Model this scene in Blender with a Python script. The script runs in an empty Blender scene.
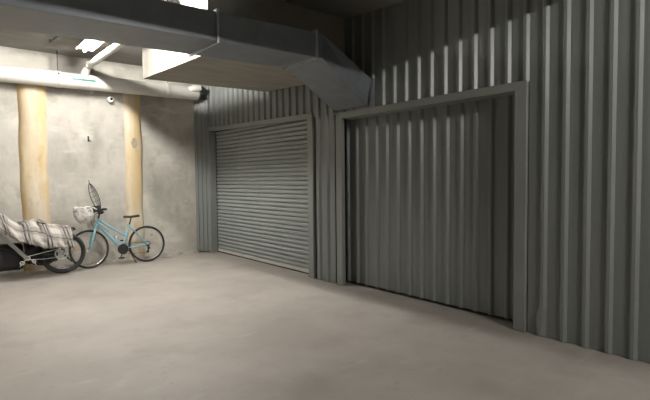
import bpy, bmesh, math, random
from mathutils import Vector, Matrix
random.seed(7)
R = math.radians
col = bpy.context.scene.collection
scene = bpy.context.scene

# ------------------------------------------------------------------ camera
F, YAW, PIT, ROL, H = 465.0, 39.5, 2.6, 0.6, 1.55
def cam_basis():
    y, p, r = R(YAW), R(PIT), R(ROL)
    fw = Vector((math.sin(y)*math.cos(p), math.cos(y)*math.cos(p), -math.sin(p)))
    rt = Vector((math.cos(y), -math.sin(y), 0)); up = rt.cross(fw)
    return fw, rt*math.cos(r) - up*math.sin(r), rt*math.sin(r) + up*math.cos(r)
FW, RT, UP = cam_basis()
cd = bpy.data.cameras.new('camera'); cam = bpy.data.objects.new('camera', cd); col.objects.link(cam)
cd.sensor_width = 36.0; cd.lens = 36.0*F/650.0; cd.clip_start = 0.05
M4 = Matrix((RT, UP, -FW)).transposed().to_4x4(); M4.translation = Vector((0, 0, H)); cam.matrix_world = M4
scene.camera = cam
CP = Vector((0, 0, H))
def ray(x, y): return FW + RT*((x-325)/F) - UP*((y-200)/F)
def at_z(x, y, z): d = ray(x, y); return CP + d*((z-H)/d.z)
def at_y(x, y, Y): d = ray(x, y); return CP + d*(Y/d.y)
def at_x(x, y, X): d = ray(x, y); return CP + d*(X/d.x)

# ------------------------------------------------------------------ world, exposure
w = bpy.data.worlds.new('world'); scene.world = w; w.use_nodes = True
w.node_tree.nodes['Background'].inputs[0].default_value = (0.8, 0.85, 1, 1)
w.node_tree.nodes['Background'].inputs[1].default_value = 0.002
vs = scene.view_settings
vs.view_transform = 'Standard'; vs.look = 'None'; vs.gamma = 1.0; vs.use_curve_mapping = False
vs.exposure = 0.12
LAMP_COL = (1.0, 0.96, 0.90)
LAMP = 700.0          # emission of a fluorescent tube

# ------------------------------------------------------------------ materials
def ramp(nt, a, b, p0=0.35, p1=0.65):
    n = nt.nodes.new('ShaderNodeValToRGB'); e = n.color_ramp.elements
    e[0].position = p0; e[1].position = p1; e[0].color = (*a, 1); e[1].color = (*b, 1); return n
def material(name, c, c2=None, rough=0.6, metal=0.0, scale=3.0, stretch=(1, 1, 1), bump=0.0, bscale=40.0, spec=0.5, detail=6.0, rvar=0.0):
    m = bpy.data.materials.new(name); m.use_nodes = True; nt = m.node_tree
    b = nt.nodes['Principled BSDF']
    b.inputs['Base Color'].default_value = (*c, 1); b.inputs['Roughness'].default_value = rough
    b.inputs['Metallic'].default_value = metal; b.inputs['Specular IOR Level'].default_value = spec
    tc = nt.nodes.new('ShaderNodeTexCoord'); mp = nt.nodes.new('ShaderNodeMapping')
    mp.inputs['Scale'].default_value = stretch
    nt.links.new(tc.outputs['Object'], mp.inputs['Vector'])
    no = nt.nodes.new('ShaderNodeTexNoise'); no.inputs['Scale'].default_value = scale; no.inputs['Detail'].default_value = detail
    no.inputs['Roughness'].default_value = 0.6
    nt.links.new(mp.outputs[0], no.inputs['Vector'])
    rp = ramp(nt, c, c2 or tuple(min(1, v*1.12) for v in c)); nt.links.new(no.outputs['Fac'], rp.inputs[0])
    nt.links.new(rp.outputs[0], b.inputs['Base Color'])
    if rvar:
        mr = nt.nodes.new('ShaderNodeMapRange'); mr.inputs['To Min'].default_value = rough-rvar; mr.inputs['To Max'].default_value = rough+rvar
        nt.links.new(no.outputs['Fac'], mr.inputs['Value']); nt.links.new(mr.outputs[0], b.inputs['Roughness'])
    if bump:
        n2 = nt.nodes.new('ShaderNodeTexNoise'); n2.inputs['Scale'].default_value = bscale; n2.inputs['Detail'].default_value = 5
        nt.links.new(mp.outputs[0], n2.inputs['Vector'])
        bp = nt.nodes.new('ShaderNodeBump'); bp.inputs['Strength'].default_value = bump; bp.inputs['Distance'].default_value = 0.02
        nt.links.new(n2.outputs['Fac'], bp.inputs['Height']); nt.links.new(bp.outputs[0], b.inputs['Normal'])
    m['rgb'] = rp.name
    return m
def overlay(m, c, scale, stretch, p0, p1, strength=1.0):
    """lay a second noise-shaped stain over a material"""
    nt = m.node_tree; b = nt.nodes['Principled BSDF']
    src = b.inputs['Base Color'].links[0].from_socket
    tc = nt.nodes.new('ShaderNodeTexCoord'); mp = nt.nodes.new('ShaderNodeMapping'); mp.inputs['Scale'].default_value = stretch
    mp.inputs['Location'].default_value = (random.random()*9, random.random()*9, random.random()*9)
    nt.links.new(tc.outputs['Object'], mp.inputs[0])
    no = nt.nodes.new('ShaderNodeTexNoise'); no.inputs['Scale'].default_value = scale; no.inputs['Detail'].default_value = 7
    nt.links.new(mp.outputs[0], no.inputs['Vector'])
    rp = ramp(nt, (0, 0, 0), (strength,)*3, p0, p1); nt.links.new(no.outputs['Fac'], rp.inputs[0])
    mx = nt.nodes.new('ShaderNodeMixRGB'); mx.inputs[2].default_value = (*c, 1)
    nt.links.new(rp.outputs[0], mx.inputs[0]); nt.links.new(src, mx.inputs[1]); nt.links.new(mx.outputs[0], b.inputs['Base Color'])
    return mx, rp
def emission(name, c, s):
    m = bpy.data.materials.new(name); m.use_nodes = True; nt = m.node_tree
    nt.nodes.remove(nt.nodes['Principled BSDF']); e = nt.nodes.new('ShaderNodeEmission')
    e.inputs[0].default_value = (*c, 1); e.inputs[1].default_value = s
    nt.links.new(e.outputs[0], nt.nodes['Material Output'].inputs[0]); return m

MT = {}
MT['floor'] = material('floor_concrete', (0.31, 0.283, 0.254), (0.38, 0.351, 0.318), 0.62, scale=0.9, bump=0.08, bscale=30, detail=9)
overlay(MT['floor'], (0.235, 0.21, 0.185), 1.4, (1, 1, 1), 0.55, 0.75, 0.6)
overlay(MT['floor'], (0.45, 0.42, 0.38), 2.2, (1, 3, 1), 0.62, 0.80, 0.5)
overlay(MT['floor'], (0.24, 0.215, 0.19), 14, (1, 1, 1), 0.60, 0.75, 0.35)
MT['conc'] = material('wall_concrete', (0.43, 0.412, 0.37), (0.57, 0.545, 0.49), 0.85, scale=1.6, stretch=(1, 1, 0.8), bump=0.25, bscale=14, detail=9, spec=0.2)
overlay(MT['conc'], (0.30, 0.29, 0.255), 2.0, (1, 1, 0.6), 0.50, 0.68, 0.7)
overlay(MT['conc'], (0.31, 0.285, 0.235), 5.0, (1, 1, 0.8), 0.56, 0.72, 0.45)
overlay(MT['conc'], (0.64, 0.62, 0.57), 3.0, (0.7, 1, 2.2), 0.58, 0.72, 0.5)
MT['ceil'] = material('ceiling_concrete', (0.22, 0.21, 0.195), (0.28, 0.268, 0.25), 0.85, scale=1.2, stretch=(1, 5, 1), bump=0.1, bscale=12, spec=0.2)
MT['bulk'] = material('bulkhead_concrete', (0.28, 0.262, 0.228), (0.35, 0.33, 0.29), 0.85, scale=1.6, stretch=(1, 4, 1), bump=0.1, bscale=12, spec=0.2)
MT['pier'] = material('pier_concrete', (0.58, 0.51, 0.40), (0.68, 0.63, 0.53), 0.8, scale=1.2, stretch=(3, 3, 0.7), bump=0.15, bscale=16, spec=0.2)
overlay(MT['pier'], (0.58, 0.42, 0.20), 1.3, (3, 3, 0.45), 0.36, 0.60, 0.8)
overlay(MT['pier'], (0.72, 0.68, 0.59), 2.2, (2, 2, 0.8), 0.54, 0.70, 0.5)
overlay(MT['pier'], (0.40, 0.32, 0.22), 7, (1, 1, 0.6), 0.60, 0.75, 0.5)
MT['steel'] = material('painted_steel', (0.205, 0.222, 0.214), (0.225, 0.242, 0.234), 0.36, scale=2, stretch=(1, 1, 0.2), spec=0.5, rvar=0.05)
MT['trim'] = material('painted_steel_trim', (0.225, 0.242, 0.225), (0.245, 0.262, 0.245), 0.42, scale=3, spec=0.5)
MT['backing'] = material('wall_framing', (0.05, 0.052, 0.05), None, 0.8)
MT['slat'] = material('roller_slat', (0.275, 0.30, 0.293), (0.30, 0.325, 0.318), 0.42, scale=2, spec=0.5)
MT['rail'] = material('roller_bottom_rail', (0.46, 0.45, 0.41), None, 0.5, scale=3)
MT['galv'] = material('galvanised_steel', (0.215, 0.236, 0.258), (0.265, 0.288, 0.312), 0.45, metal=0.4, scale=5, stretch=(1, 1, 1), rvar=0.08, spec=0.5)
MT['flange'] = material('flange_steel', (0.55, 0.57, 0.58), None, 0.35, metal=0.6, scale=6)
MT['pvc'] = material('pvc_pipe', (0.62, 0.60, 0.56), (0.68, 0.66, 0.62), 0.38, scale=2)
MT['white'] = material('white_plastic', (0.75, 0.74, 0.71), None, 0.45)
MT['green'] = material('green_label', (0.015, 0.13, 0.085), None, 0.5)
MT['dark'] = material('dark_metal', (0.02, 0.02, 0.022), None, 0.5)
MT['rubber'] = material('tyre_rubber', (0.022, 0.021, 0.021), (0.035, 0.033, 0.032), 0.75, scale=20)
MT['alu'] = material('aluminium', (0.55, 0.55, 0.55), None, 0.32, metal=0.9)
MT['chrome'] = material('worn_bright_steel', (0.72, 0.71, 0.68), None, 0.35, metal=0.2)
MT['blue'] = material('blue_frame_paint', (0.21, 0.44, 0.52), (0.25, 0.48, 0.56), 0.3, scale=4)
MT['black'] = material('black_plastic', (0.012, 0.012, 0.013), None, 0.5)
MT['greyframe'] = material('grey_frame_paint', (0.36, 0.35, 0.33), None, 0.35, metal=0.3)
MT['orange'] = material('orange_reflector', (0.62, 0.27, 0.12), None, 0.3)
MT['dirt'] = material('mortar_dirt', (0.24, 0.215, 0.18), (0.36, 0.33, 0.285), 0.95, scale=9, bump=0.5, bscale=30)
MT['patch'] = material('mortar_patch', (0.33, 0.28, 0.20), (0.42, 0.37, 0.28), 0.9, scale=14)
MT['hole'] = material('pipe_bore', (0.006, 0.006, 0.006), None, 0.9)
MT['tube'] = emission('fluorescent_tube', LAMP_COL, LAMP)

# ------------------------------------------------------------------ mesh helpers
class MB:
    def __init__(s): s.v = []; s.f = []; s.sm = []
    def add(s, vs, fs, smooth=False):
        o = len(s.v); s.v += [tuple(p) for p in vs]; s.f += [tuple(i+o for i in f) for f in fs]; s.sm += [smooth]*len(fs); return s
    def box(s, a, b):
        (x0, y0, z0), (x1, y1, z1) = a, b
        return s.hexa([(x0, y0, z0), (x1, y0, z0), (x1, y1, z0), (x0, y1, z0), (x0, y0, z1), (x1, y0, z1), (x1, y1, z1), (x0, y1, z1)])
    def hexa(s, p): return s.add(p, [(0, 3, 2, 1), (4, 5, 6, 7), (0, 1, 5, 4), (1, 2, 6, 5), (2, 3, 7, 6), (3, 0, 4, 7)])
    def tube(s, pts, r, n=10, caps=True, closed=False):
        pts = [Vector(p) for p in pts]; N = len(pts); rr = r if isinstance(r, (list, tuple)) else [r]*N
        vs = []; a = None
        for i, p in enumerate(pts):
            if closed: t = pts[(i+1) % N]-pts[i-1]
            else: t = pts[min(i+1, N-1)]-pts[max(i-1, 0)]
            t.normalize()
            if a is None: a = t.orthogonal().normalized()
            a = (a - t*a.dot(t)).normalized(); b = t.cross(a)
            for k in range(n):
                q = 2*math.pi*k/n; vs.append(p + (a*math.cos(q)+b*math.sin(q))*rr[i])
        fs = []
        for i in range(N if closed else N-1):
            j = (i+1) % N
            for k in range(n):
                l = (k+1) % n; fs.append((i*n+k, i*n+l, j*n+l, j*n+k))
        s.add(vs, fs, True)
        if caps and not closed:
            s.add(vs[:n], [tuple(range(n-1, -1, -1))]); s.add(vs[-n:], [tuple(range(n))])
        return s
    def torus(s, c, R_, r, n=40, m=8, axis='Y'):
        c = Vector(c); pts = []
        for i in range(n):
            q = 2*math.pi*i/n; pts.append(c + Vector((math.cos(q)*R_, 0, math.sin(q)*R_)))
        return s.tube(pts, r, m, closed=True)
    def disc(s, c, r, h, n=24, axis='Y'):
        c = Vector(c); d = {'Y': Vector((0, h/2, 0)), 'X': Vector((h/2, 0, 0)), 'Z': Vector((0, 0, h/2))}[axis]
        return s.tube([c-d, c+d], r, n)
    def build(s, name, m, parent=None, kind=None, label=None, cat=None, group=None, bevel=0):
        me = bpy.data.meshes.new(name); me.from_pydata(s.v, [], s.f); me.update()
        me.polygons.foreach_set('use_smooth', s.sm); me.materials.append(m)
        o = bpy.data.objects.new(name, me); col.objects.link(o)
        if parent is not None: o.parent = parent
        if kind: o['kind'] = kind
        if label: o['label'] = label
        if cat: o['category'] = cat
        if group: o['group'] = group
        if bevel:
            b = o.modifiers.new('bevel', 'BEVEL'); b.width = bevel; b.segments = 2; b.limit_method = 'ANGLE'
        return o
def empty(name, loc=(0, 0, 0), label=None, cat=None, group=None, kind=None, parent=None):
    o = bpy.data.objects.new(name, None); col.objects.link(o); o.location = loc; o.empty_display_size = 0.1
    if parent is not None: o.parent = parent
    if label: o['label'] = label
    if cat: o['category'] = cat
    if group: o['group'] = group
    if kind: o['kind'] = kind
    return o
def copy_tree(o, parent=None):
    c = o.copy(); col.objects.link(c)
    if parent is not None: c.parent = parent
    for ch in o.children: copy_tree(ch, c)
    return c

# ------------------------------------------------------------------ the room shell
W = 4.45      # face of the steel wall
YB = 9.45     # face of the concrete wall
XL, YN = -9.0, -9.0
def ceil_z(y):
    if y < 2.5: return 3.62
    if y < 4.9: return 3.62 + 0.155*(y-2.5)/2.4
    return 3.775 + 0.035*(y-4.9)/4.55
MB().box((XL-0.2, YN-0.2, -0.15), (5.6, YB+0.2, 0)).build('floor', MT['floor'], kind='structure', label='smooth grey beige concrete floor of the garage')
m = MB(); ys = [YN-0.2, 2.5, 4.9, YB+0.2]
for a, b in zip(ys, ys[1:]):
    za, zb = ceil_z(a), ceil_z(b)
    m.hexa([(XL-.2, a, za), (5.6, a, za), (5.6, b, zb), (XL-.2, b, zb), (XL-.2, a, 4.1), (5.6, a, 4.1), (5.6, b, 4.1), (XL-.2, b, 4.1)])
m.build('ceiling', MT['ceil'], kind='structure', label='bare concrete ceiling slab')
wb = MB().box((XL-.2, YB, 0), (5.6, YB+0.2, 3.9)).build('wall_back', MT['conc'], kind='structure', label='rough grey concrete wall behind the bicycles')
MB().box((XL-.2, YN, 0), (XL, YB, 3.9)).build('wall_left', MT['conc'], kind='structure', label='concrete wall on the far left, out of view')
MB().box((XL, YN-0.2, 0), (5.6, YN, 3.9)).build('wall_near', MT['conc'], kind='structure', label='concrete wall behind the camera')

# piers bulging out of the concrete wall
for xa, xb, bulge in ((1.04, 1.475, 0.10), (2.765, 3.10, 0.085), (-0.75, -0.33, 0.09), (-2.5, -2.1, 0.09)):
    m = MB(); n = 12; nz = 18; vs = []
    for j in range(nz+1):
        z = 3.33*j/nz
        for i in range(n+1):
            t = i/n; ww = 0.008*math.sin(z*3.1+xa*5)+0.006*math.sin(z*7.7+t*3)
            vs.append((xa+(xb-xa)*t+ww, YB+0.01-bulge*math.sqrt(max(0, 1-(2*t-1)**2))*(1+0.06*math.sin(z*5+t*4)), z))
    fs = [(j*(n+1)+i, j*(n+1)+i+1, (j+1)*(n+1)+i+1, (j+1)*(n+1)+i) for j in range(nz) for i in range(n)]
    m.add(vs, fs, True).build('pier', MT['pier'], wb, label='yellow stained concrete pier')
# crumbled mortar along the foot of the concrete wall
def rubble(x0, x1, seed):
    rnd = random.Random(seed); m = MB(); n = int((x1-x0)/0.05); vs = []
    for i in range(n+1):
        x = x0+(x1-x0)*i/n; d = 0.06+0.05*rnd.random(); h = 0.018+0.03*rnd.random()
        vs += [(x, YB-d, 0.0), (x, YB-d*0.6, h*0.8), (x, YB+0.01, h+0.015)]
    fs = [f for i in range(n) for f in ((i*3, i*3+3, i*3+4, i*3+1), (i*3+1, i*3+4, i*3+5, i*3+2))]
    m.add(vs, fs).build('baseboard_back', MT['dirt'], kind='structure', label='crumbled mortar along the foot of the concrete wall')
rubble(XL, 4.2, 3)
# cast-over patch in the second pier, a small hook and a pipe stub on the wall
m = MB(); c = at_y(134.3, 143, YB-0.08); n = 14
ring = [(c.x+0.055*math.cos(2*math.pi*k/n)*(1+0.15*math.sin(3*k)), c.z+0.105*math.sin(2*math.pi*k/n)) for k in range(n)]
m.add([(x, c.y-0.004, z) for x, z in ring]+[(x, c.y+0.06, z) for x, z in ring], [tuple(range(n))]+[(k, k+n, (k+1) % n+n, (k+1) % n) for k in range(n)])
m.build('mortar_patch', MT['patch'], wb, label='rough brown oval patch on the right pier')
c = at_y(110, 99.5, YB-0.06)
t = empty('pipe_stub', (c.x, YB, c.z), 'short white plastic pipe stub poking out of the concrete wall', 'pipe stub')
MB().tube([(0, 0.02, 0), (0, -0.10, 0)], 0.05, 16).build('sleeve', MT['white'], t)
MB().tube([(0.014, -0.09, 0.006), (0.014, -0.104, 0.006)], 0.026, 14).build('bore', MT['hole'], t, label='dark open bore')
c = at_y(91.5, 92.3, YB-0.03)
t = empty('plastic_plug', (c.x, YB, c.z), 'tiny round white cap on the wall just under the big pipe', 'cap')
MB().tube([(0, 0.01, 0), (0, -0.03, 0)], 0.035, 14).build('plug_disc', MT['pvc'], t)
MB().tube([(0, -0.02, 0), (0, -0.045, 0)], 0.014, 10).build('plug_nipple', MT['pvc'], t)
c = at_y(88.3, 139, YB)
t = empty('wall_hook', (c.x, YB, c.z), 'small dark metal hook fixed in the bare concrete wall', 'hook')
MB().box((-0.014, -0.012, -0.05), (0.014, 0.005, 0.05)).build('hook_plate', MT['dark'], t)
MB().tube([(0, -0.01, 0.0), (0.0, -0.05, -0.01), (0.015, -0.055, -0.045), (0.04, -0.03, -0.05)], 0.008, 6).build('hook_arm', MT['dark'], t)

# ------------------------------------------------------------------ steel wall, built up of ribbed sheets
wr = MB()
wr.box((W+0.03, YN, 0), (W+0.12, 2.38, 3.9)); wr.box((W+0.03, 2.38, 2.42), (W+0.12, 5.02, 3.9))
wr.box((W+0.03, 5.02, 0), (W+0.06, 5.74, 3.9)); wr.box((W+0.03, 5.74, 2.56), (W+0.09, 9.2, 3.9)); wr.box((W+0.03, 9.2, 0), (W+0.12, YB, 3.9))
wr.box((5.2, YN, 0), (5.35, YB, 3.9))
WR = wr.build('wall_right', MT['backing'], kind='structure', label='tall wall of grey ribbed steel sheets with two wide doorways')
P, REF = 0.19, 1.525
def rib_profile(y0, y1, ref, p, h=0.03, hw=0.034, tw=0.013):
    pts = [(y0, 0.0)]
    k = math.ceil((y0-ref-hw)/p)
    while ref+k*p-hw < y1:
        c = ref+k*p
        for dy, d in ((-hw, 0), (-tw, h), (tw, h), (hw, 0)):
            if y0 < c+dy < y1: pts.append((c+dy, d))
        for dy in (0.31, 0.42, 0.58, 0.69):                       # fine swages in the pan
            yy = c+dy*p
            if y0 < yy < y1: pts.append((yy, 0.0015 if dy in (0.42, 0.58) else 0.0))
        k += 1
    if pts[-1][1] > 0.02: pts.append((y1, pts[-1][1]))
    else: pts.append((y1, 0.0))
    return pts
def sheet(y0, y1, z0, z1, X, parent, ref=REF, p=P, dent=None, h=0.03):
    """z0 / z1 are functions of y"""
    pr = rib_profile(y0, y1, ref, p, h); nz = 40 if dent else 1
    vs = []
    for y, d in pr:
        for j in range(nz+1):
            t = (j/nz)**2 if dent else j/nz
            z = z0(y)+(z1(y)-z0(y))*t; x, yy = X-d, y
            if dent: x, yy = dent(x, yy, z, d)
            vs.append((x, yy, z))
    n = nz+1
    fs = [(i*n+j, i*n+j+1, (i+1)*n+j+1, (i+1)*n+j) for i in range(len(pr)-1) for j in range(nz)]
    o = MB().add(vs, fs).build('cladding_sheet', MT['steel'], parent)
    s = o.modifiers.new('thickness', 'SOLIDIFY'); s.thickness = 0.002; s.offset = 0
    return o
def run(y0, y1, z0, z1, X, parent, ref=REF, p=P, dents=(), h=0.03):
    """a run of sheets, each four ribs wide, joints half way down a pan"""
    y = y0
    while y < y1-0.02:
        k = math.floor((y-ref+0.30*p)/p); e = ref+(k+4-0.30)*p
        e = min(e, y1)
        if y1-e < 0.12: e = y1
        d = next((f for lo, hi, f in dents if lo < e and hi > y), None)
        sheet(y, e, z0, z1, X-0.002*(k % 2), parent, ref, p, d, h); y = e
def kicked(x, y, z, d):
    c = REF+3*P
    if abs(y-c) < 0.06 and z < 0.42:
        a = max(0, min(1, (0.34-z)/0.12)); a = a*a*(3-2*a); b = math.exp(-((z-0.16)/0.09)**2)
        k = 1.0 if d > 0.01 else 0.2
        near = 1.0 if y < c else 0.0
        return x + k*0.012*b*near + (1-near)*k*0.004*b, y + k*(0.026*a+0.012*b*(1-2*near))
    return x, y
floor0 = lambda y: 0.006
run(YN, 2.25, floor0, lambda y: ceil_z(y)-0.003, W, WR, dents=((2.0, 2.2, kicked),))
HT = 2.49
run(2.25, 5.16, lambda y: HT-0.02, lambda y: ceil_z(y)-0.003, W, WR)
run(5.16, 5.60, floor0, lambda y: ceil_z(y)-0.003, W, WR)
run(5.60, YB, lambda y: 2.50+0.03*(y-5.6), lambda y: ceil_z(y)-0.003, W, WR)
# corner return by the concrete wall
def return_sheet(pts, z0, z1):
    vs = [(x, y, z) for x, y in pts for z in (z0, z1)]
    o = MB().add(vs, [(2*i, 2*i+1, 2*i+3, 2*i+2) for i in range(len(pts)-1)]).build('cladding_sheet', MT['steel'], WR)
    s = o.modifiers.new('thickness', 'SOLIDIFY'); s.thickness = 0.002; s.offset = 0
A_, B_ = Vector((4.20, YB)), Vector((4.42, 9.25)); dd = (B_-A_).normalized(); nn_ = Vector((dd.y, -dd.x))
pts = [tuple(A_)]
for k in range(3):
    for o_, h_ in ((0.03, 0), (0.04, 0.016), (0.062, 0.016), (0.072, 0)):
        pts.append(tuple(A_+dd*(o_+k*0.09)+nn_*h_))
pts += [tuple(B_)]
return_sheet(pts, 0.03, 3.25)
# flat trims round the two doorways
XT = W-0.035
def trim_bar(name, pts, x0, x1, lab=None):
    """a flat bar given by its outline (y, z)"""
    n = len(pts); vs = [(x0, y, z) for y, z in pts]+[(x1, y, z) for y, z in pts]
    fs = [tuple(range(n)), tuple(range(2*n-1, n-1, -1))]+[(k, k+n, (k+1) % n+n, (k+1) % n) for k in range(n)]
    return MB().add(vs, fs).build(name, MT['trim'], WR, label=lab, bevel=0.004)
trim_bar('door_jamb', [(2.262, 0.004), (2.385, 0.004), (2.385, HT-0.09), (2.262, HT)], XT, W+0.03)
trim_bar('door_header', [(2.262, HT), (2.385, HT-0.09), (4.98, HT-0.085), (5.10, HT+0.0)], XT, W+0.03)
trim_bar('door_jamb', [(4.98, 0.004), (5.10, 0.004), (5.10, HT), (4.98, HT-0.085)], XT, W+0.03)
trim_bar('door_header', [(5.655, 2.562), (5.78, 2.478), (9.20, 2.582), (9.30, 2.665)], XT, W+0.03)
trim_bar('door_jamb', [(5.655, 0.004), (5.78, 0.004), (5.78, 2.478), (5.655, 2.562)], XT, W+0.03)
trim_bar('door_jamb', [(9.20, 0.004), (9.302, 0.004), (9.302, 2.665), (9.20, 2.582)], XT, W+0.03)
MB().box((W+0.03, 2.36, 0.004), (4.72, 2.385, 2.42)).build('door_reveal', MT['trim'], WR)
MB().box((W+0.03, 9.185, 0.004), (4.66, 9.199, 2.6)).build('door_reveal', MT['trim'], WR)
MB().box((W+0.03, 2.385, HT-0.088), (4.78, 4.985, HT-0.07)).build('door_reveal', MT['trim'], WR)

# ------------------------------------------------------------------ roller door
D1 = empty('door_1', (4.57, 7.46, 0), kind='structure', label='grey steel roller door with many horizontal slats')
pitch, nsl = 0.076, 34
def slat_mesh():
    prof = [(0.018, 0.0), (0.018, 0.007), (0.0, 0.011), (-0.007, 0.026), (-0.009, 0.042), (-0.006, 0.058), (0.0, 0.069), (0.018, 0.076)]
    vs = []; y0, y1 = -1.80, 1.74
    for x, z in prof: vs += [(x, y0, z), (x, y1, z)]
    vs += [(0.024, y0, 0.076), (0.024, y1, 0.076), (0.024, y0, 0), (0.024, y1, 0)]; n = len(prof)+2
    fs = [(2*i, 2*i+1, 2*((i+1) % n)+1, 2*((i+1) % n)) for i in range(n)]
    b = MB().add(vs, fs, False); b.sm = [2 <= i <= 5 for i in range(n)]; return b
s0 = slat_mesh().build('slat', MT['slat'], D1); s0.location = (0, 0, 0.075)
for i in range(1, nsl):
    c = s0.copy(); col.objects.link(c); c.location = (0, 0, 0.075+i*pitch)
MB().box((-0.014, -1.8, 0.022), (0.016, 1.74, 0.078)).build('bottom_rail', MT['rail'], D1, label='pale bottom rail', bevel=0.004)
MB().box((-0.008, -1.8, 0.003), (0.012, 1.74, 0.022)).build('rubber_seal', MT['black'], D1)
MB().box((-0.016, 1.715, 0.0), (0.04, 1.724, 2.55)).build('guide_channel', MT['dark'], D1)
MB().box((-0.035, -1.80, 0.0), (0.04, -1.785, 2.5)).build('guide_channel', MT['dark'], D1)

# ------------------------------------------------------------------ sliding door clad in the same ribbed sheet
D2 = empty('door_2', (0, 0, 0), kind='structure', label='wide sliding door of ribbed grey steel sheet set back in the wall')
run(2.42, 5.26, lambda y: 0.035, lambda y: 2.47, 4.64, D2, ref=3.341, p=0.193, h=0.03)
MB().box((4.645, 2.40, 0.02), (4.69, 5.28, 0.075)).build('bottom_rail', MT['dark'], D2)
MB().box((4.645, 2.40, 2.40), (4.69, 5.28, 2.47)).build('top_rail', MT['trim'], D2)
for yy in (2.40, 5.23): MB().box((4.645, yy, 0.075), (4.69, yy+0.05, 2.40)).build('stile', MT['trim'], D2)

# ------------------------------------------------------------------ dropped concrete bulkhead
bx = [(2.37, 4.90, 2.975), (W-0.032, 4.90, 2.975), (W-0.032, 6.93, 3.072), (2.315, 6.93, 3.028)]
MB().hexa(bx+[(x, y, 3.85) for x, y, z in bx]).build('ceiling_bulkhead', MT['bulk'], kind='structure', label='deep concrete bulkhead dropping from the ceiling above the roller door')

MB().box((XL, 0.75, 3.28), (W-0.032, 1.0, 3.66)).build('shading_beam', MT['ceil'], kind='structure', label='unseen concrete beam added above the camera to shade the duct and upper wall')  # beam added out of view to shade duct, bulkhead and upper wall

# ------------------------------------------------------------------ galvanised air duct
AD = empty('air_duct', (0, 0, 0), 'rectangular galvanised steel air duct hung under the ceiling, bending into the steel wall', 'duct')
Y0, Y1 = 4.20, 4.84
X1, X2 = 2.125, 3.355
zb = lambda x: 2.905+0.026*(x-2.1); zt = lambda x: 3.185+0.028*(x-2.1)
def duct_section(xa, xb, e=0.0):
    p = [(xa, Y0, zb(xa)), (xb, Y0, zb(xb)), (xb, Y1, zb(xb)), (xa, Y1, zb(xa)), (xa, Y0, zt(xa)), (xb, Y0, zt(xb)), (xb, Y1, zt(xb)), (xa, Y1, zt(xa))]
    return MB().hexa(p).build('duct_section', MT['galv'], AD, bevel=0.006)
duct_section(-4.9, -2.6); duct_section(-2.6, -0.2); duct_section(-0.2, X1); duct_section(X1, X2)
def flange(x, t=0.022, e=0.022, name='flange'):
    m = MB()
    a, b = x-t/2, x+t/2
    for (ya, yb, za, zc) in ((Y0-e, Y0+0.004, zb(x)-e, zt(x)+e), (Y1-0.004, Y1+e, zb(x)-e, zt(x)+e), (Y0, Y1, zb(x)-e, zb(x)+0.004), (Y0, Y1, zt(x)-0.004, zt(x)+e)):
        m.box((a, ya, za), (b, yb, zc))
    return m.build(name, MT['flange'], AD)
for x in (-2.6, -0.2, X1, X2): flange(x)
# slanted boot down to the wall
XM = X2+0.09
a = [(X2, Y0, zb(X2)), (X2, Y1, zb(X2)), (X2, Y1, zt(X2)), (X2, Y0, zt(X2))]
b_ = [(XM, Y0, zb(XM)), (XM-0.05, Y1, zb(XM)), (XM, Y1, zt(XM)), (XM, Y0, zt(XM))]
c_ = [(W-0.03, 4.46, 2.525), (W-0.03, 5.13, 2.53), (W-0.03, 5.13, 2.84), (W-0.03, 4.36, 2.84)]
d_ = [(W+0.05, 4.46, 2.525), (W+0.05, 5.13, 2.53), (W+0.05, 5.13, 2.84), (W+0.05, 4.36, 2.84)]
m = MB(); vs = a+b_+c_+d_; fs = []
for k in range(3):
    for i in range(4):
        j = (i+1) % 4; fs.append((k*4+i, k*4+j, (k+1)*4+j, (k+1)*4+i))
m.add(vs, fs).build('elbow_boot', MT['galv'], AD, label='boot slanting down into the wall')
m = MB(); m.box((W-0.05, 4.335, 2.50), (W-0.005, 4.385, 2.86)); m.box((W-0.05, 4.385, 2.835), (W-0.005, 5.15, 2.86)); m.box((W-0.05, 5.13, 2.50), (W-0.005, 5.155, 2.835))
m.build('wall_collar', MT['galv'], AD)
for x in (-1.4, -3.4):
    for yy in (Y0-0.05, Y1+0.05):
        MB().tube([(x, yy, zb(x)-0.03), (x, yy, ceil_z(yy))], 0.006, 6).build('hanger_rod', MT['flange'], AD)
    MB().box((x-0.02, Y0-0.08, zb(x)-0.035), (x+0.02, Y1+0.08, zb(x)-0.001)).build('hanger_bar', MT['galv'], AD)

# ------------------------------------------------------------------ big drain pipe along the concrete wall
YP = 9.25
pa, pb_ = at_y(0, 73.3, YP), at_y(196, 93.6, YP)
rp_ = 0.135
DP = empty('drain_pipe', (0, 0, 0), 'large pale plastic drain pipe slung along the top of the concrete wall', 'pipe')
dirp = (pb_-pa).normalized()
def pipe_at(t): return pa + dirp*t
endp = pipe_at((4.19-pa.x)/dirp.x)
joints = []
for px_ in (57.5, 167): joints.append((at_y(px_, 80, YP).x-pa.x)/dirp.x)
st = [(XL+0.05-pa.x)/dirp.x]+joints+[(endp-pa).length]
for a, b in zip(st, st[1:]): MB().tube([pipe_at(a), pipe_at(b)], rp_, 28).build('pipe_length', MT['pvc'], DP)
for t in joints:
    MB().tube([pipe_at(t-0.045), pipe_at(t+0.045)], rp_+0.008, 28).build('coupling', MT['pvc'], DP)
    q = pipe_at(t)
    br = MB().tube([pipe_at(t-0.012), pipe_at(t+0.012)], rp_+0.013, 28).build('bracket', MT['flange'], DP)
    MB().tube([q+Vector((0, -rp_*0.3, rp_)), Vector((q.x, q.y-rp_*0.3, ceil_z(q.y)+0.01))], 0.007, 6).build('hanger_rod', MT['dark'], br)
t = joints[0]
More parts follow.
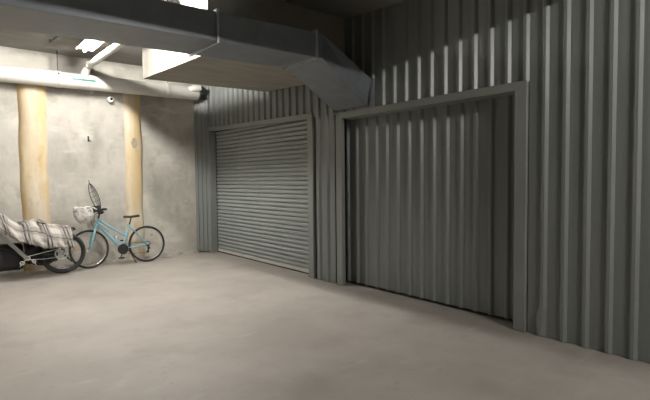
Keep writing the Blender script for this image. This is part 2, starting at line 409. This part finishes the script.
MB().tube([pipe_at(t)+Vector((0, -0.12, 0.08)), pipe_at(t)+Vector((0.0, -0.15, 0.07))], 0.014, 8).build('bracket_bolt', MT['dark'], DP)
# green label strip
m = MB(); la, lb = at_y(72, 81, YP-rp_).x, at_y(96, 83, YP-rp_).x
for k in range(2):
    q0 = pipe_at((la-pa.x)/dirp.x); q1 = pipe_at((lb-pa.x)/dirp.x)
vs = []
for q in (q0, q1):
    for ang in (-4, 4, 12): vs.append(q+Vector((0, -(rp_+0.0015)*math.cos(R(ang)), (rp_+0.0015)*math.sin(R(ang)))))
m.add(vs, [(0, 1, 4, 3), (1, 2, 5, 4)], True).build('pipe_label', MT['green'], DP, label='thin green marking strip')
# the branch that drops in from the ceiling
b0 = at_z(126, 40, 3.60); b1 = at_y(88, 66, 9.16); b2 = at_y(84, 76, 9.18)
bu = b0-(b1-b0).normalized()*0.12
MB().tube([bu+Vector((0.01, -0.03, 0.16)), bu, b0, b0.lerp(b1, 0.5), b1], 0.056, 16).build('branch_pipe', MT['pvc'], DP)
MB().tube([b0.lerp(b1, 0.93), b1, b1.lerp(b2, 0.35), b2], 0.064, 16).build('branch_bend', MT['pvc'], DP)
# end bend of the pipe by the steel corner
e0 = at_y(191, 88.5, 9.12)
MB().tube([e0+Vector((-0.02, 0.06, -0.02)), e0+Vector((0.06, 0, 0.01)), e0+Vector((0.20, 0.0, 0.03))], [0.055, 0.07, 0.06], 16).build('end_fitting', MT['white'], DP, label='short white end fitting')
MB().tube([e0+Vector((0.20, 0, 0.03)), e0+Vector((0.30, 0.02, -0.02))], 0.058, 14).build('rubber_boot', MT['dark'], DP, label='dark rubber sleeve')
# black strut on the ceiling the pipe rod hangs from
s0_, s1_ = at_z(50, 42, 3.76), at_z(64, 32, 3.73)
ST = empty('ceiling_strut', s0_, 'short dark metal strut under the ceiling over the pipe', 'strut')
MB().tube([(0, 0, 0), s1_-s0_], 0.018, 6).build('strut_bar', MT['dark'], ST)
for q in (Vector((0, 0, 0)), (s1_-s0_)*0.9):
    MB().tube([q, (q.x, q.y, ceil_z(s0_.y+q.y)-s0_.z+0.02)], 0.008, 6).build('strut_bolt', MT['dark'], ST)

# ------------------------------------------------------------------ fluorescent battens
def batten(loc, rotz, label, hang=0.0, L=1.22, shade_tray=True):
    t = empty('batten_light', loc, label, 'ceiling light', 'fluorescent ceiling battens'); t.rotation_euler.z = R(rotz)
    MB().hexa([(-L/2, -0.05, 0.0), (L/2, -0.05, 0.0), (L/2, 0.05, 0.0), (-L/2, 0.05, 0.0), (-L/2, -0.03, 0.05), (L/2, -0.03, 0.05), (L/2, 0.03, 0.05), (-L/2, 0.03, 0.05)]).build('lamp_body', MT['white'], t, bevel=0.005)
    m = MB()
    for s in (-1, 1): m.hexa([(-L/2, s*0.045, 0.004), (L/2, s*0.045, 0.004), (L/2, s*0.13, -0.022), (-L/2, s*0.13, -0.022), (-L/2, s*0.045, 0.008), (L/2, s*0.045, 0.008), (L/2, s*0.13, -0.018), (-L/2, s*0.13, -0.018)])
    if shade_tray: m.build('reflector', MT['white'], t)  # tray added to keep direct tube light off the ceiling
    MB().tube([(-L/2+0.03, 0, -0.03), (L/2-0.03, 0, -0.03)], 0.019, 12).build('lamp_tube', MT['tube'], t)
    for s in (-1, 1): MB().box((s*(L/2-0.03)-0.01, -0.02, -0.055), (s*(L/2-0.03)+0.01, 0.02, 0.002)).build('lamp_holder', MT['white'], t)
    if hang > 0:
        for s in (-1, 1): MB().tube([(s*0.4, 0, 0.05), (s*0.4, 0, hang)], 0.006, 6).build('hanger_rod', MT['flange'], t)
    return t
def cz(y, d=0.05): return ceil_z(y)-d
batten((2.07, 5.66, 3.50), 90, 'glowing fluorescent batten hidden above the duct beside the bulkhead', shade_tray=False, hang=ceil_z(5.66)-3.50)
batten((1.91, 7.95, cz(7.95, 0.055)), 90, 'glowing fluorescent batten on the ceiling just beside the sloping branch pipe')
batten((3.0, -1.7, cz(0, 0.055)), 0, 'fluorescent batten on the ceiling behind the camera near the steel wall')

# ------------------------------------------------------------------ bicycles
def wheel(parent, c, R_=0.335, tyre=0.017, spokes=28, rim_mat=None, name='wheel'):
    wl = MB().torus((0, 0, 0), R_-tyre, tyre, 48, 8).build(name, MT['rubber'], parent); wl.location = c
    MB().torus((0, 0, 0), R_-2*tyre-0.006, 0.009, 48, 6).build('rim', rim_mat or MT['alu'], wl)
    MB().disc((0, 0, 0), 0.02, 0.09, 12).build('hub', MT['alu'], wl)
    m = MB()
    for k in range(spokes):
        q = 2*math.pi*k/spokes; s = 1 if k % 2 else -1; q2 = q+0.25*(1 if k % 4 < 2 else -1)
        m.tube([(0.02*math.cos(q2), s*0.035, 0.02*math.sin(q2)), ((R_-2*tyre)*math.cos(q), 0, (R_-2*tyre)*math.sin(q))], 0.0012, 4, caps=False)
    m.build('spokes', MT['alu'], wl, kind='stuff')
    return wl
def box_at(m, c, sx, sy, sz): m.box((c[0]-sx, c[1]-sy, c[2]-sz), (c[0]+sx, c[1]+sy, c[2]+sz)); return m

# --- pale blue bicycle leaning on the wall, front wheel to the left
BX = 2.47
B1 = empty('bicycle', (BX+0.03, 9.0, 0), 'pale blue step-through bicycle with black saddle leaning on the concrete wall', 'bicycle')
B1.rotation_euler.x = R(-5.5)
def L(x, z, y=0.0): return (x-BX, y, z)
wr_ = wheel(B1, L(2.976, 0.345), 0.345, 0.020)
wf_ = wheel(B1, L(1.965, 0.345), 0.345, 0.020)
wf_.rotation_euler.z = R(8)
BBp, RA, FA = L(2.52, 0.29), L(2.976, 0.345), L(1.965, 0.345)
HTt, HTb = L(2.142, 0.885), L(2.092, 0.735)
STt = L(2.672, 0.735)
m = MB()
m.tube([HTt, HTb], 0.026, 12); m.tube([BBp, STt], 0.020, 12)
m.tube([L(2.115, 0.79), BBp], 0.029, 12)
m.tube([L(2.135, 0.86), L(2.60, 0.52)], 0.020, 10)
for s in (-1, 1):
    m.tube([BBp, L(2.60, 0.30, s*0.03), L(2.976, 0.345, s*0.06)], 0.010, 8)
    m.tube([L(2.66, 0.70), L(2.70, 0.665, s*0.025), L(2.976, 0.345, s*0.06)], 0.009, 8)
m.disc(BBp, 0.028, 0.08, 14)
m.build('frame', MT['blue'], B1)
m = MB()
m.tube([HTb, L(2.075, 0.69)], 0.022, 10)
for s in (-1, 1): m.tube([L(2.075, 0.69, 0), L(2.068, 0.67, s*0.04), L(2.02, 0.53, s*0.05), FA[:1]+(s*0.052,)+FA[2:]], [0.020, 0.019, 0.017, 0.011], 8)
m.build('fork', MT['blue'], B1)
MB().tube([HTt, L(2.165, 0.96), L(2.13, 1.03)], 0.016, 10).build('stem', MT['black'], B1)
hb = MB().tube([L(2.20, 1.03, -0.30), L(2.16, 1.035, -0.20), L(2.13, 1.03, -0.06), L(2.13, 1.03, 0.06), L(2.16, 1.035, 0.20), L(2.20, 1.03, 0.30)], 0.013, 10).build('handlebar', MT['black'], B1)
for s in (-1, 1): MB().tube([L(2.17, 1.035, s*0.20), L(2.205, 1.03, s*0.31)], 0.019, 10).build('grip', MT['rubber'], hb)
for s in (-1, 1): MB().tube([L(2.15, 1.02, s*0.17), L(2.11, 0.99, s*0.22), L(2.13, 0.985, s*0.29)], 0.007, 6).build('brake_lever', MT['black'], hb)
m = MB(); box_at(m, L(2.09, 1.055, -0.06), 0.07, 0.06, 0.055); m.build('front_lamp', MT['black'], B1, bevel=0.012)
# brake and gear cables
MB().tube([L(2.12, 0.99, -0.2), L(2.05, 0.95, -0.15), L(2.05, 0.85, -0.06), L(2.11, 0.80, -0.03), L(2.3, 0.62, -0.03)], 0.004, 5).build('cable', MT['black'], B1)
MB().tube([L(2.12, 0.99, 0.2), L(2.04, 0.94, 0.12), L(2.03, 0.80, 0.03), L(2.06, 0.68, 0.0)], 0.004, 5).build('cable', MT['black'], B1)
MB().tube([L(2.13, 0.985, -0.05), L(2.19, 1.0, -0.05), L(2.21, 0.97, -0.05)], 0.035, 8).build('gear_shifter', MT['black'], B1)
MB().tube([STt, L(2.715, 0.87)], 0.013, 10).build('seat_post', MT['black'], B1)
# saddle
vs = []; n = 10; prof = [(2.575, 0.018, 0.895), (2.60, 0.026, 0.897), (2.66, 0.032, 0.892), (2.72, 0.050, 0.892), (2.78, 0.078, 0.898), (2.83, 0.088, 0.905), (2.852, 0.055, 0.90)]
for x, hw_, z in prof:
    for k in range(n):
        q = 2*math.pi*k/n; vs.append(L(x, z-0.012+0.022*math.sin(q)*(1 if math.sin(q) > 0 else 1.1), hw_*math.cos(q)))
fs = [(i*n+k, i*n+(k+1) % n, (i+1)*n+(k+1) % n, (i+1)*n+k) for i in range(len(prof)-1) for k in range(n)]+[tuple(range(n-1, -1, -1)), tuple(range((len(prof)-1)*n, len(prof)*n))]
sd = MB().add(vs, fs, True).build('saddle', MT['black'], B1)
MB().tube([L(2.62, 0.875, 0.02), L(2.70, 0.862, 0.02), L(2.80, 0.878, 0.03)], 0.004, 5).build('saddle_rail', MT['alu'], sd)
# drive train on the camera side
cg = MB().disc(L(2.52, 0.29, -0.055), 0.095, 0.012, 28).build('chain_guard', MT['black'], B1)
for s, q in ((-1, R(250)), (1, R(70))):
    e = L(2.52+0.165*math.cos(q), 0.29+0.165*math.sin(q), s*0.075)
    MB().tube([L(2.52, 0.29, s*0.06), e], 0.010, 8).build('crank', MT['black'], cg)
    m = MB(); box_at(m, (e[0], s*0.12, e[2]), 0.045, 0.04, 0.012); m.build('pedal', MT['black'], cg, bevel=0.004)
MB().torus(L(2.976, 0.345, -0.045), 0.045, 0.008, 20, 6).build('cassette', MT['dark'], B1)
dr = MB(); dr.tube([L(2.976, 0.33, -0.055), L(2.99, 0.27, -0.06), L(2.965, 0.20, -0.06)], 0.014, 8); dr.disc(L(2.965, 0.20, -0.06), 0.026, 0.012, 14); dr.disc(L(2.985, 0.265, -0.06), 0.026, 0.012, 14)
dr.build('derailleur', MT['black'], B1)
ch = [L(2.52, 0.383, -0.052), L(2.976, 0.39, -0.047), L(3.01, 0.28, -0.05), L(2.96, 0.18, -0.055), L(2.52, 0.198, -0.052)]
MB().tube(ch, 0.004, 5).build('chain', MT['dark'], B1)
MB().disc(L(2.976, 0.345, -0.062), 0.016, 0.03, 12).build('axle_nut', MT['alu'], B1)
# bottle on the down tube
bt = MB().tube([L(2.445, 0.44, 0), L(2.415, 0.52, 0), L(2.41, 0.535, 0), L(2.40, 0.56, 0)], [0.034, 0.034, 0.018, 0.016], 14)
bt.build('bottle_cage', MT['alu'], B1, label='pale bottle in its cage')
for wl, ang in ((wr_, 60),):
    q = R(ang); m = MB(); m.disc((0.19*math.cos(q), -0.012, 0.19*math.sin(q)), 0.028, 0.012, 4); m.build('reflector', MT['orange'], wl, label='orange spoke reflector')
# kick stand
MB().tube([L(2.60, 0.29, -0.05), L(2.70, 0.02, -0.20)], 0.008, 6).build('kickstand', MT['black'], B1)
# tall black wire carrier sticking up from the handlebar
m = MB(); base, tip = Vector(L(2.155, 1.05, -0.04)), Vector(L(2.03, 1.53, 0.03)); ax = tip-base
side = Vector((ax.z, 0, -ax.x)).normalized()
def leaf(t, s, dy=0.0):
    wd = 0.066*math.sin(math.pi*min(1, t*0.92+0.08))**0.7; return base+ax*t+side*(s*wd)+Vector((0, dy*wd*1.2, 0))
for s in (-1, 1): m.tube([leaf(i/14, s) for i in range(15)], 0.007, 6)
for s, dy in ((-0.35, -1), (0.35, -1), (0.0, -1.2)): m.tube([leaf(i/14, s, dy) for i in range(15)], 0.0045, 5)
for t in (0.12, 0.30, 0.48, 0.66, 0.82):
    m.tube([leaf(t, -1), leaf(t, -0.4, -0.95), leaf(t+0.03, 0.4, -0.95), leaf(t+0.05, 1)], 0.0035, 5)
m.tube([tip, tip+Vector((-0.005, 0, 0.05))], 0.006, 5)
m.build('wire_carrier', MT['black'], B1, label='tall leaf-shaped black wire carrier')

# --- white printed bag at the handlebar
bagm = material('printed_bag', (0.60, 0.585, 0.55), (0.70, 0.68, 0.645), 0.7, scale=6)
overlay(bagm, (0.22, 0.21, 0.20), 15, (1.2, 1, 2.0), 0.535, 0.60, 0.8)
bc = at_y(84.5, 215, 8.93)
BG = empty('handlebar_bag', (bc.x, 8.93, bc.z), 'white printed cloth bag hanging in front of the blue bicycle handlebar', 'bag')
nu, nv = 24, 14; vs = []
for j in range(nv+1):
    t = j/nv; zz = -0.145+0.27*t
    rad = (math.sin(min(1, t*1.6+0.12)*math.pi/2))**0.6
    for i in range(nu):
        q = 2*math.pi*i/nu; f = 1+0.06*math.sin(5*q+3*t)+0.04*math.sin(9*q-5*t)
        vs.append((0.165*rad*f*math.cos(q)*(1-0.08*t)-0.03*t, 0.10*rad*f*math.sin(q), zz+0.018*math.sin(3*q+1)*t - 0.10*t*math.cos(q)*0.25))
fs = [(j*nu+i, j*nu+(i+1) % nu, (j+1)*nu+(i+1) % nu, (j+1)*nu+i) for j in range(nv) for i in range(nu)]+[tuple(range(nu-1, -1, -1)), tuple(range(nv*nu, (nv+1)*nu))]
MB().add(vs, fs, True).build('bag_body', bagm, BG)
for yy in (-0.05, 0.05): MB().tube([(-0.06, yy, 0.09), (0.04, yy, 0.145), (0.14, yy, 0.13), (0.19, yy, 0.09)], 0.008, 6).build('bag_strap', MT['white'], BG)

# --- recumbent bicycle under the blanket, front wheel to the right
RX, RY = 1.0, 8.85
B2 = empty('recumbent_bicycle', (RX, RY, 0), 'black recumbent bicycle half hidden under a checked blanket', 'bicycle')
def K(x, z, y=0.0): return (x-RX, y, z)
w2 = wheel(B2, K(1.552, 0.345), 0.345, 0.030, 24, MT['dark'])
w3 = wheel(B2, K(0.36, 0.345), 0.345, 0.030, 24, MT['dark'])
m = MB()
m.tube([K(0.36, 0.345, 0.07), K(0.62, 0.55, 0.03), K(0.98, 0.40), K(1.10, 0.33)], 0.022, 10)
m.tube([K(1.02, 0.36), K(1.15, 0.50), K(1.45, 0.70), K(1.70, 0.735)], 0.026, 12)
m.build('frame', MT['black'], B2)
# pale flat stay
a0, a1 = at_y(-6, 229.5, RY-0.1), at_y(27, 258.5, RY-0.1)
dv = (a1-a0).normalized(); nv_ = Vector((-dv.z, 0, dv.x))*0.028
m = MB(); pp = []
for y_ in (-0.115, -0.085):
    for p_, s_ in ((a0, 1), (a1, 1), (a1, -1), (a0, -1)):
        q = p_+nv_*s_; pp.append(K(q.x, q.z, y_))
m.hexa([pp[i] for i in (3, 2, 6, 7, 0, 1, 5, 4)]).build('seat_stay', MT['greyframe'], B2, label='pale grey flat stay')
m = MB()
for s in (-1, 1): m.tube([K(1.50, 0.72, s*0.02), K(1.53, 0.66, s*0.06), K(1.552, 0.345, s*0.065)], 0.014, 8)
m.build('fork', MT['black'], B2)
# seat shell under the blanket
seat_line = [(0.62, 1.04), (0.74, 0.96), (0.86, 0.82), (0.98, 0.76), (1.10, 0.77), (1.26, 0.78)]
m = MB(); vs = []
for x, z in seat_line: vs += [K(x, z-0.02, -0.17), K(x, z-0.035, 0), K(x, z-0.02, 0.17), K(x, z-0.07, 0.17), K(x, z-0.07, -0.17)]
nn = len(seat_line); fs = [(i*5+k, i*5+(k+1) % 5, (i+1)*5+(k+1) % 5, (i+1)*5+k) for i in range(nn-1) for k in range(5)]+[(0, 4, 3, 2, 1), tuple((nn-1)*5+k for k in range(5))]
m.add(vs, fs).build('seat', MT['black'], B2)
MB().tube([K(0.98, 0.70), K(1.03, 0.37)], 0.018, 8).build('seat_mount', MT['black'], B2)
# chain set on the camera side
m = MB(); box_at(m, K(0.74, 0.34, 0.17), 0.26, 0.07, 0.22); m.build('shade_block', MT['black'], B2, bevel=0.06)  # black block added in place of the shade under the blanket
cr = MB().torus(K(1.507, 0.352, -0.10), 0.092, 0.011, 28, 6)
cr.torus(K(1.507, 0.352, -0.10), 0.045, 0.009, 20, 6)
for k in range(5):
    q = 2*math.pi*k/5; cr.tube([K(1.507, 0.352, -0.10), K(1.507+0.09*math.cos(q), 0.352+0.09*math.sin(q), -0.10)], 0.009, 5)
cr = cr.build('chainring', MT['chrome'], B2, label='bright open chainring')
MB().tube([K(1.507, 0.368, -0.09), K(1.66, 0.20, -0.10)], 0.012, 8).build('crank', MT['black'], cr)
m = MB(); m.tube([K(1.50, 0.44, -0.075), K(1.04, 0.355, -0.075)], 0.007, 6); m.tube([K(1.49, 0.30, -0.075), K(1.30, 0.285, -0.075), K(1.02, 0.30, -0.075)], 0.006, 6)
m.build('chain', MT['chrome'], B2)
dr = MB(); dr.torus(K(1.03, 0.325, -0.08), 0.030, 0.010, 16, 6); dr.torus(K(1.115, 0.265, -0.08), 0.024, 0.008, 16, 6); dr.torus(K(0.95, 0.255, -0.09), 0.028, 0.008, 16, 6)
dr.tube([K(1.03, 0.325, -0.08), K(1.115, 0.265, -0.08), K(1.14, 0.20, -0.08)], 0.008, 6); dr.tube([K(1.02, 0.32, -0.09), K(0.95, 0.255, -0.09), K(0.92, 0.20, -0.09)], 0.008, 6)
dr.build('derailleur', MT['chrome'], B2)
m = MB(); box_at(m, K(1.26, 0.385, 0.15), 0.24, 0.07, 0.19); m.build('dark_block', MT['black'], B2, bevel=0.05)  # black block added to darken the view behind chain and wheel
m = MB(); m.tube([K(1.06, 0.33, 0.04), K(1.14, 0.22, 0.04), K(1.30, 0.19, 0.03), K(1.40, 0.25, 0.03)], 0.035, 10); m.build('swing_arm', MT['black'], B2)
m = MB(); m.tube([K(1.58, 0.735), K(1.72, 0.755), K(1.735, 0.72)], 0.022, 8); m.build('boom_end', MT['black'], B2)
m = MB(); m.tube([K(1.25, 0.88, -0.25), K(1.18, 0.90, -0.1), K(1.18, 0.90, 0.1), K(1.25, 0.88, 0.25)], 0.013, 8); m.tube([K(1.18, 0.90), K(1.36, 0.66)], 0.015, 8); m.build('handlebar', MT['black'], B2)
q = R(10); MB().disc((0.2*math.cos(q), -0.012, 0.2*math.sin(q)), 0.034, 0.012, 4).build('reflector', MT['orange'], w2, label='orange spoke reflector')

# --- checked blanket
def plaid():
    m = bpy.data.materials.new('checked_blanket'); m.use_nodes = True; nt = m.node_tree; b = nt.nodes['Principled BSDF']
    b.inputs['Roughness'].default_value = 0.95; b.inputs['Specular IOR Level'].default_value = 0.1
    uv = nt.nodes.new('ShaderNodeUVMap'); sp = nt.nodes.new('ShaderNodeSeparateXYZ'); nt.links.new(uv.outputs[0], sp.inputs[0])
    base = nt.nodes.new('ShaderNodeRGB'); base.outputs[0].default_value = (0.53, 0.495, 0.455, 1); cur = base.outputs[0]
    def stripes(ch, bands, c, fac):
        nonlocal cur
        fr = nt.nodes.new('ShaderNodeMath'); fr.operation = 'FRACT'; nt.links.new(sp.outputs[ch], fr.inputs[0])
        rp = nt.nodes.new('ShaderNodeValToRGB'); rp.color_ramp.interpolation = 'CONSTANT'; e = rp.color_ramp.elements
        e[0].position = 0; e[0].color = (0, 0, 0, 1); e[1].position = bands[0][0]; e[1].color = (fac, fac, fac, 1)
        first = True
        for lo, hi in bands:
            if not first: x = e.new(lo); x.color = (fac, fac, fac, 1)
            x = e.new(hi); x.color = (0, 0, 0, 1); first = False
        nt.links.new(fr.outputs[0], rp.inputs[0])
        mx = nt.nodes.new('ShaderNodeMixRGB'); mx.inputs[2].default_value = (*c, 1)
        nt.links.new(rp.outputs[0], mx.inputs[0]); nt.links.new(cur, mx.inputs[1]); cur = mx.outputs[0]
    for ch in (0, 1):
        stripes(ch, [(0.36, 0.92)], (0.20, 0.185, 0.175), 0.55)
        stripes(ch, [(0.52, 0.60), (0.70, 0.77)] if ch == 0 else [(0.55, 0.63)], (0.035, 0.032, 0.032), 0.85 if ch == 0 else 0.6)
    nt.links.new(cur, b.inputs['Base Color']); return m
top = [(0.45, 1.12), (0.62, 1.115), (0.69, 1.085), (0.741, 1.035), (0.816, 0.95), (0.932, 0.872), (1.028, 0.905), (1.13, 0.915), (1.236, 0.91), (1.361, 0.825), (1.50, 0.80), (1.665, 0.785)]
bot = [(0.45, 0.93), (0.62, 0.84), (0.681, 0.79), (0.756, 0.722), (0.91, 0.613), (1.072, 0.556), (1.292, 0.475), (1.45, 0.47), (1.665, 0.465)]
def interp(tb, x):
    for (xa, za), (xb, zb_) in zip(tb, tb[1:]):
        if x <= xb:
            t = (x-xa)/(xb-xa); t = max(0, t); t = t*t*(3-2*t)*0.5+t*0.5; return za+(zb_-za)*t
    return tb[-1][1]
NU, NV = 90, 44; vs = []; uvs = []
for i in range(NU+1):
    x = 0.47+(1.66-0.47)*i/NU; zt_ = interp(top, x); zb_ = interp(bot, x)
    for j in range(NV+1):
        v = j/NV
        if v < 0.55:                                   # front fall, hem to ridge
            s = v/0.55; z = zb_+(zt_-zb_)*(s**0.85); y = -0.26+0.20*s**2.0
            fold = 0.018*math.sin(x*22+s*3.0)*(1-s)**0.6+0.012*math.sin(x*41-s*5)*(1-s)+0.012*math.sin((x+z)*26)
            y -= abs(fold)*1.2; x_ = x+0.010*math.sin(s*6+x*9)*(1 if x < 1.45 else 0)
        else:                                          # over the seat and down the back
            s = (v-0.55)/0.45; z = zt_+0.015*math.sin(s*math.pi) - max(0, s-0.55)*0.55; y = -0.06+0.30*min(1, s*1.6)+0.02*s
            z += 0.010*math.sin(x*25+s*5); x_ = x
        z += 0.006*math.sin(x*60+v*9)
        vs.append((x_-RX, y, z)); uvs.append((x*3.5+0.35*v, v*3.1+0.6*x))
fs = [(i*(NV+1)+j, (i+1)*(NV+1)+j, (i+1)*(NV+1)+j+1, i*(NV+1)+j+1) for i in range(NU) for j in range(NV)]
bl = MB().add(vs, fs, True).build('blanket', plaid(), None, label='black, grey and white checked blanket draped over the recumbent bicycle', cat='blanket')
bl.location = (RX, RY, 0)
ul = bl.data.uv_layers.new(name='UVMap')
for lp in bl.data.loops: ul.data[lp.index].uv = uvs[lp.vertex_index]
sm_ = bl.modifiers.new('thickness', 'SOLIDIFY'); sm_.thickness = 0.008
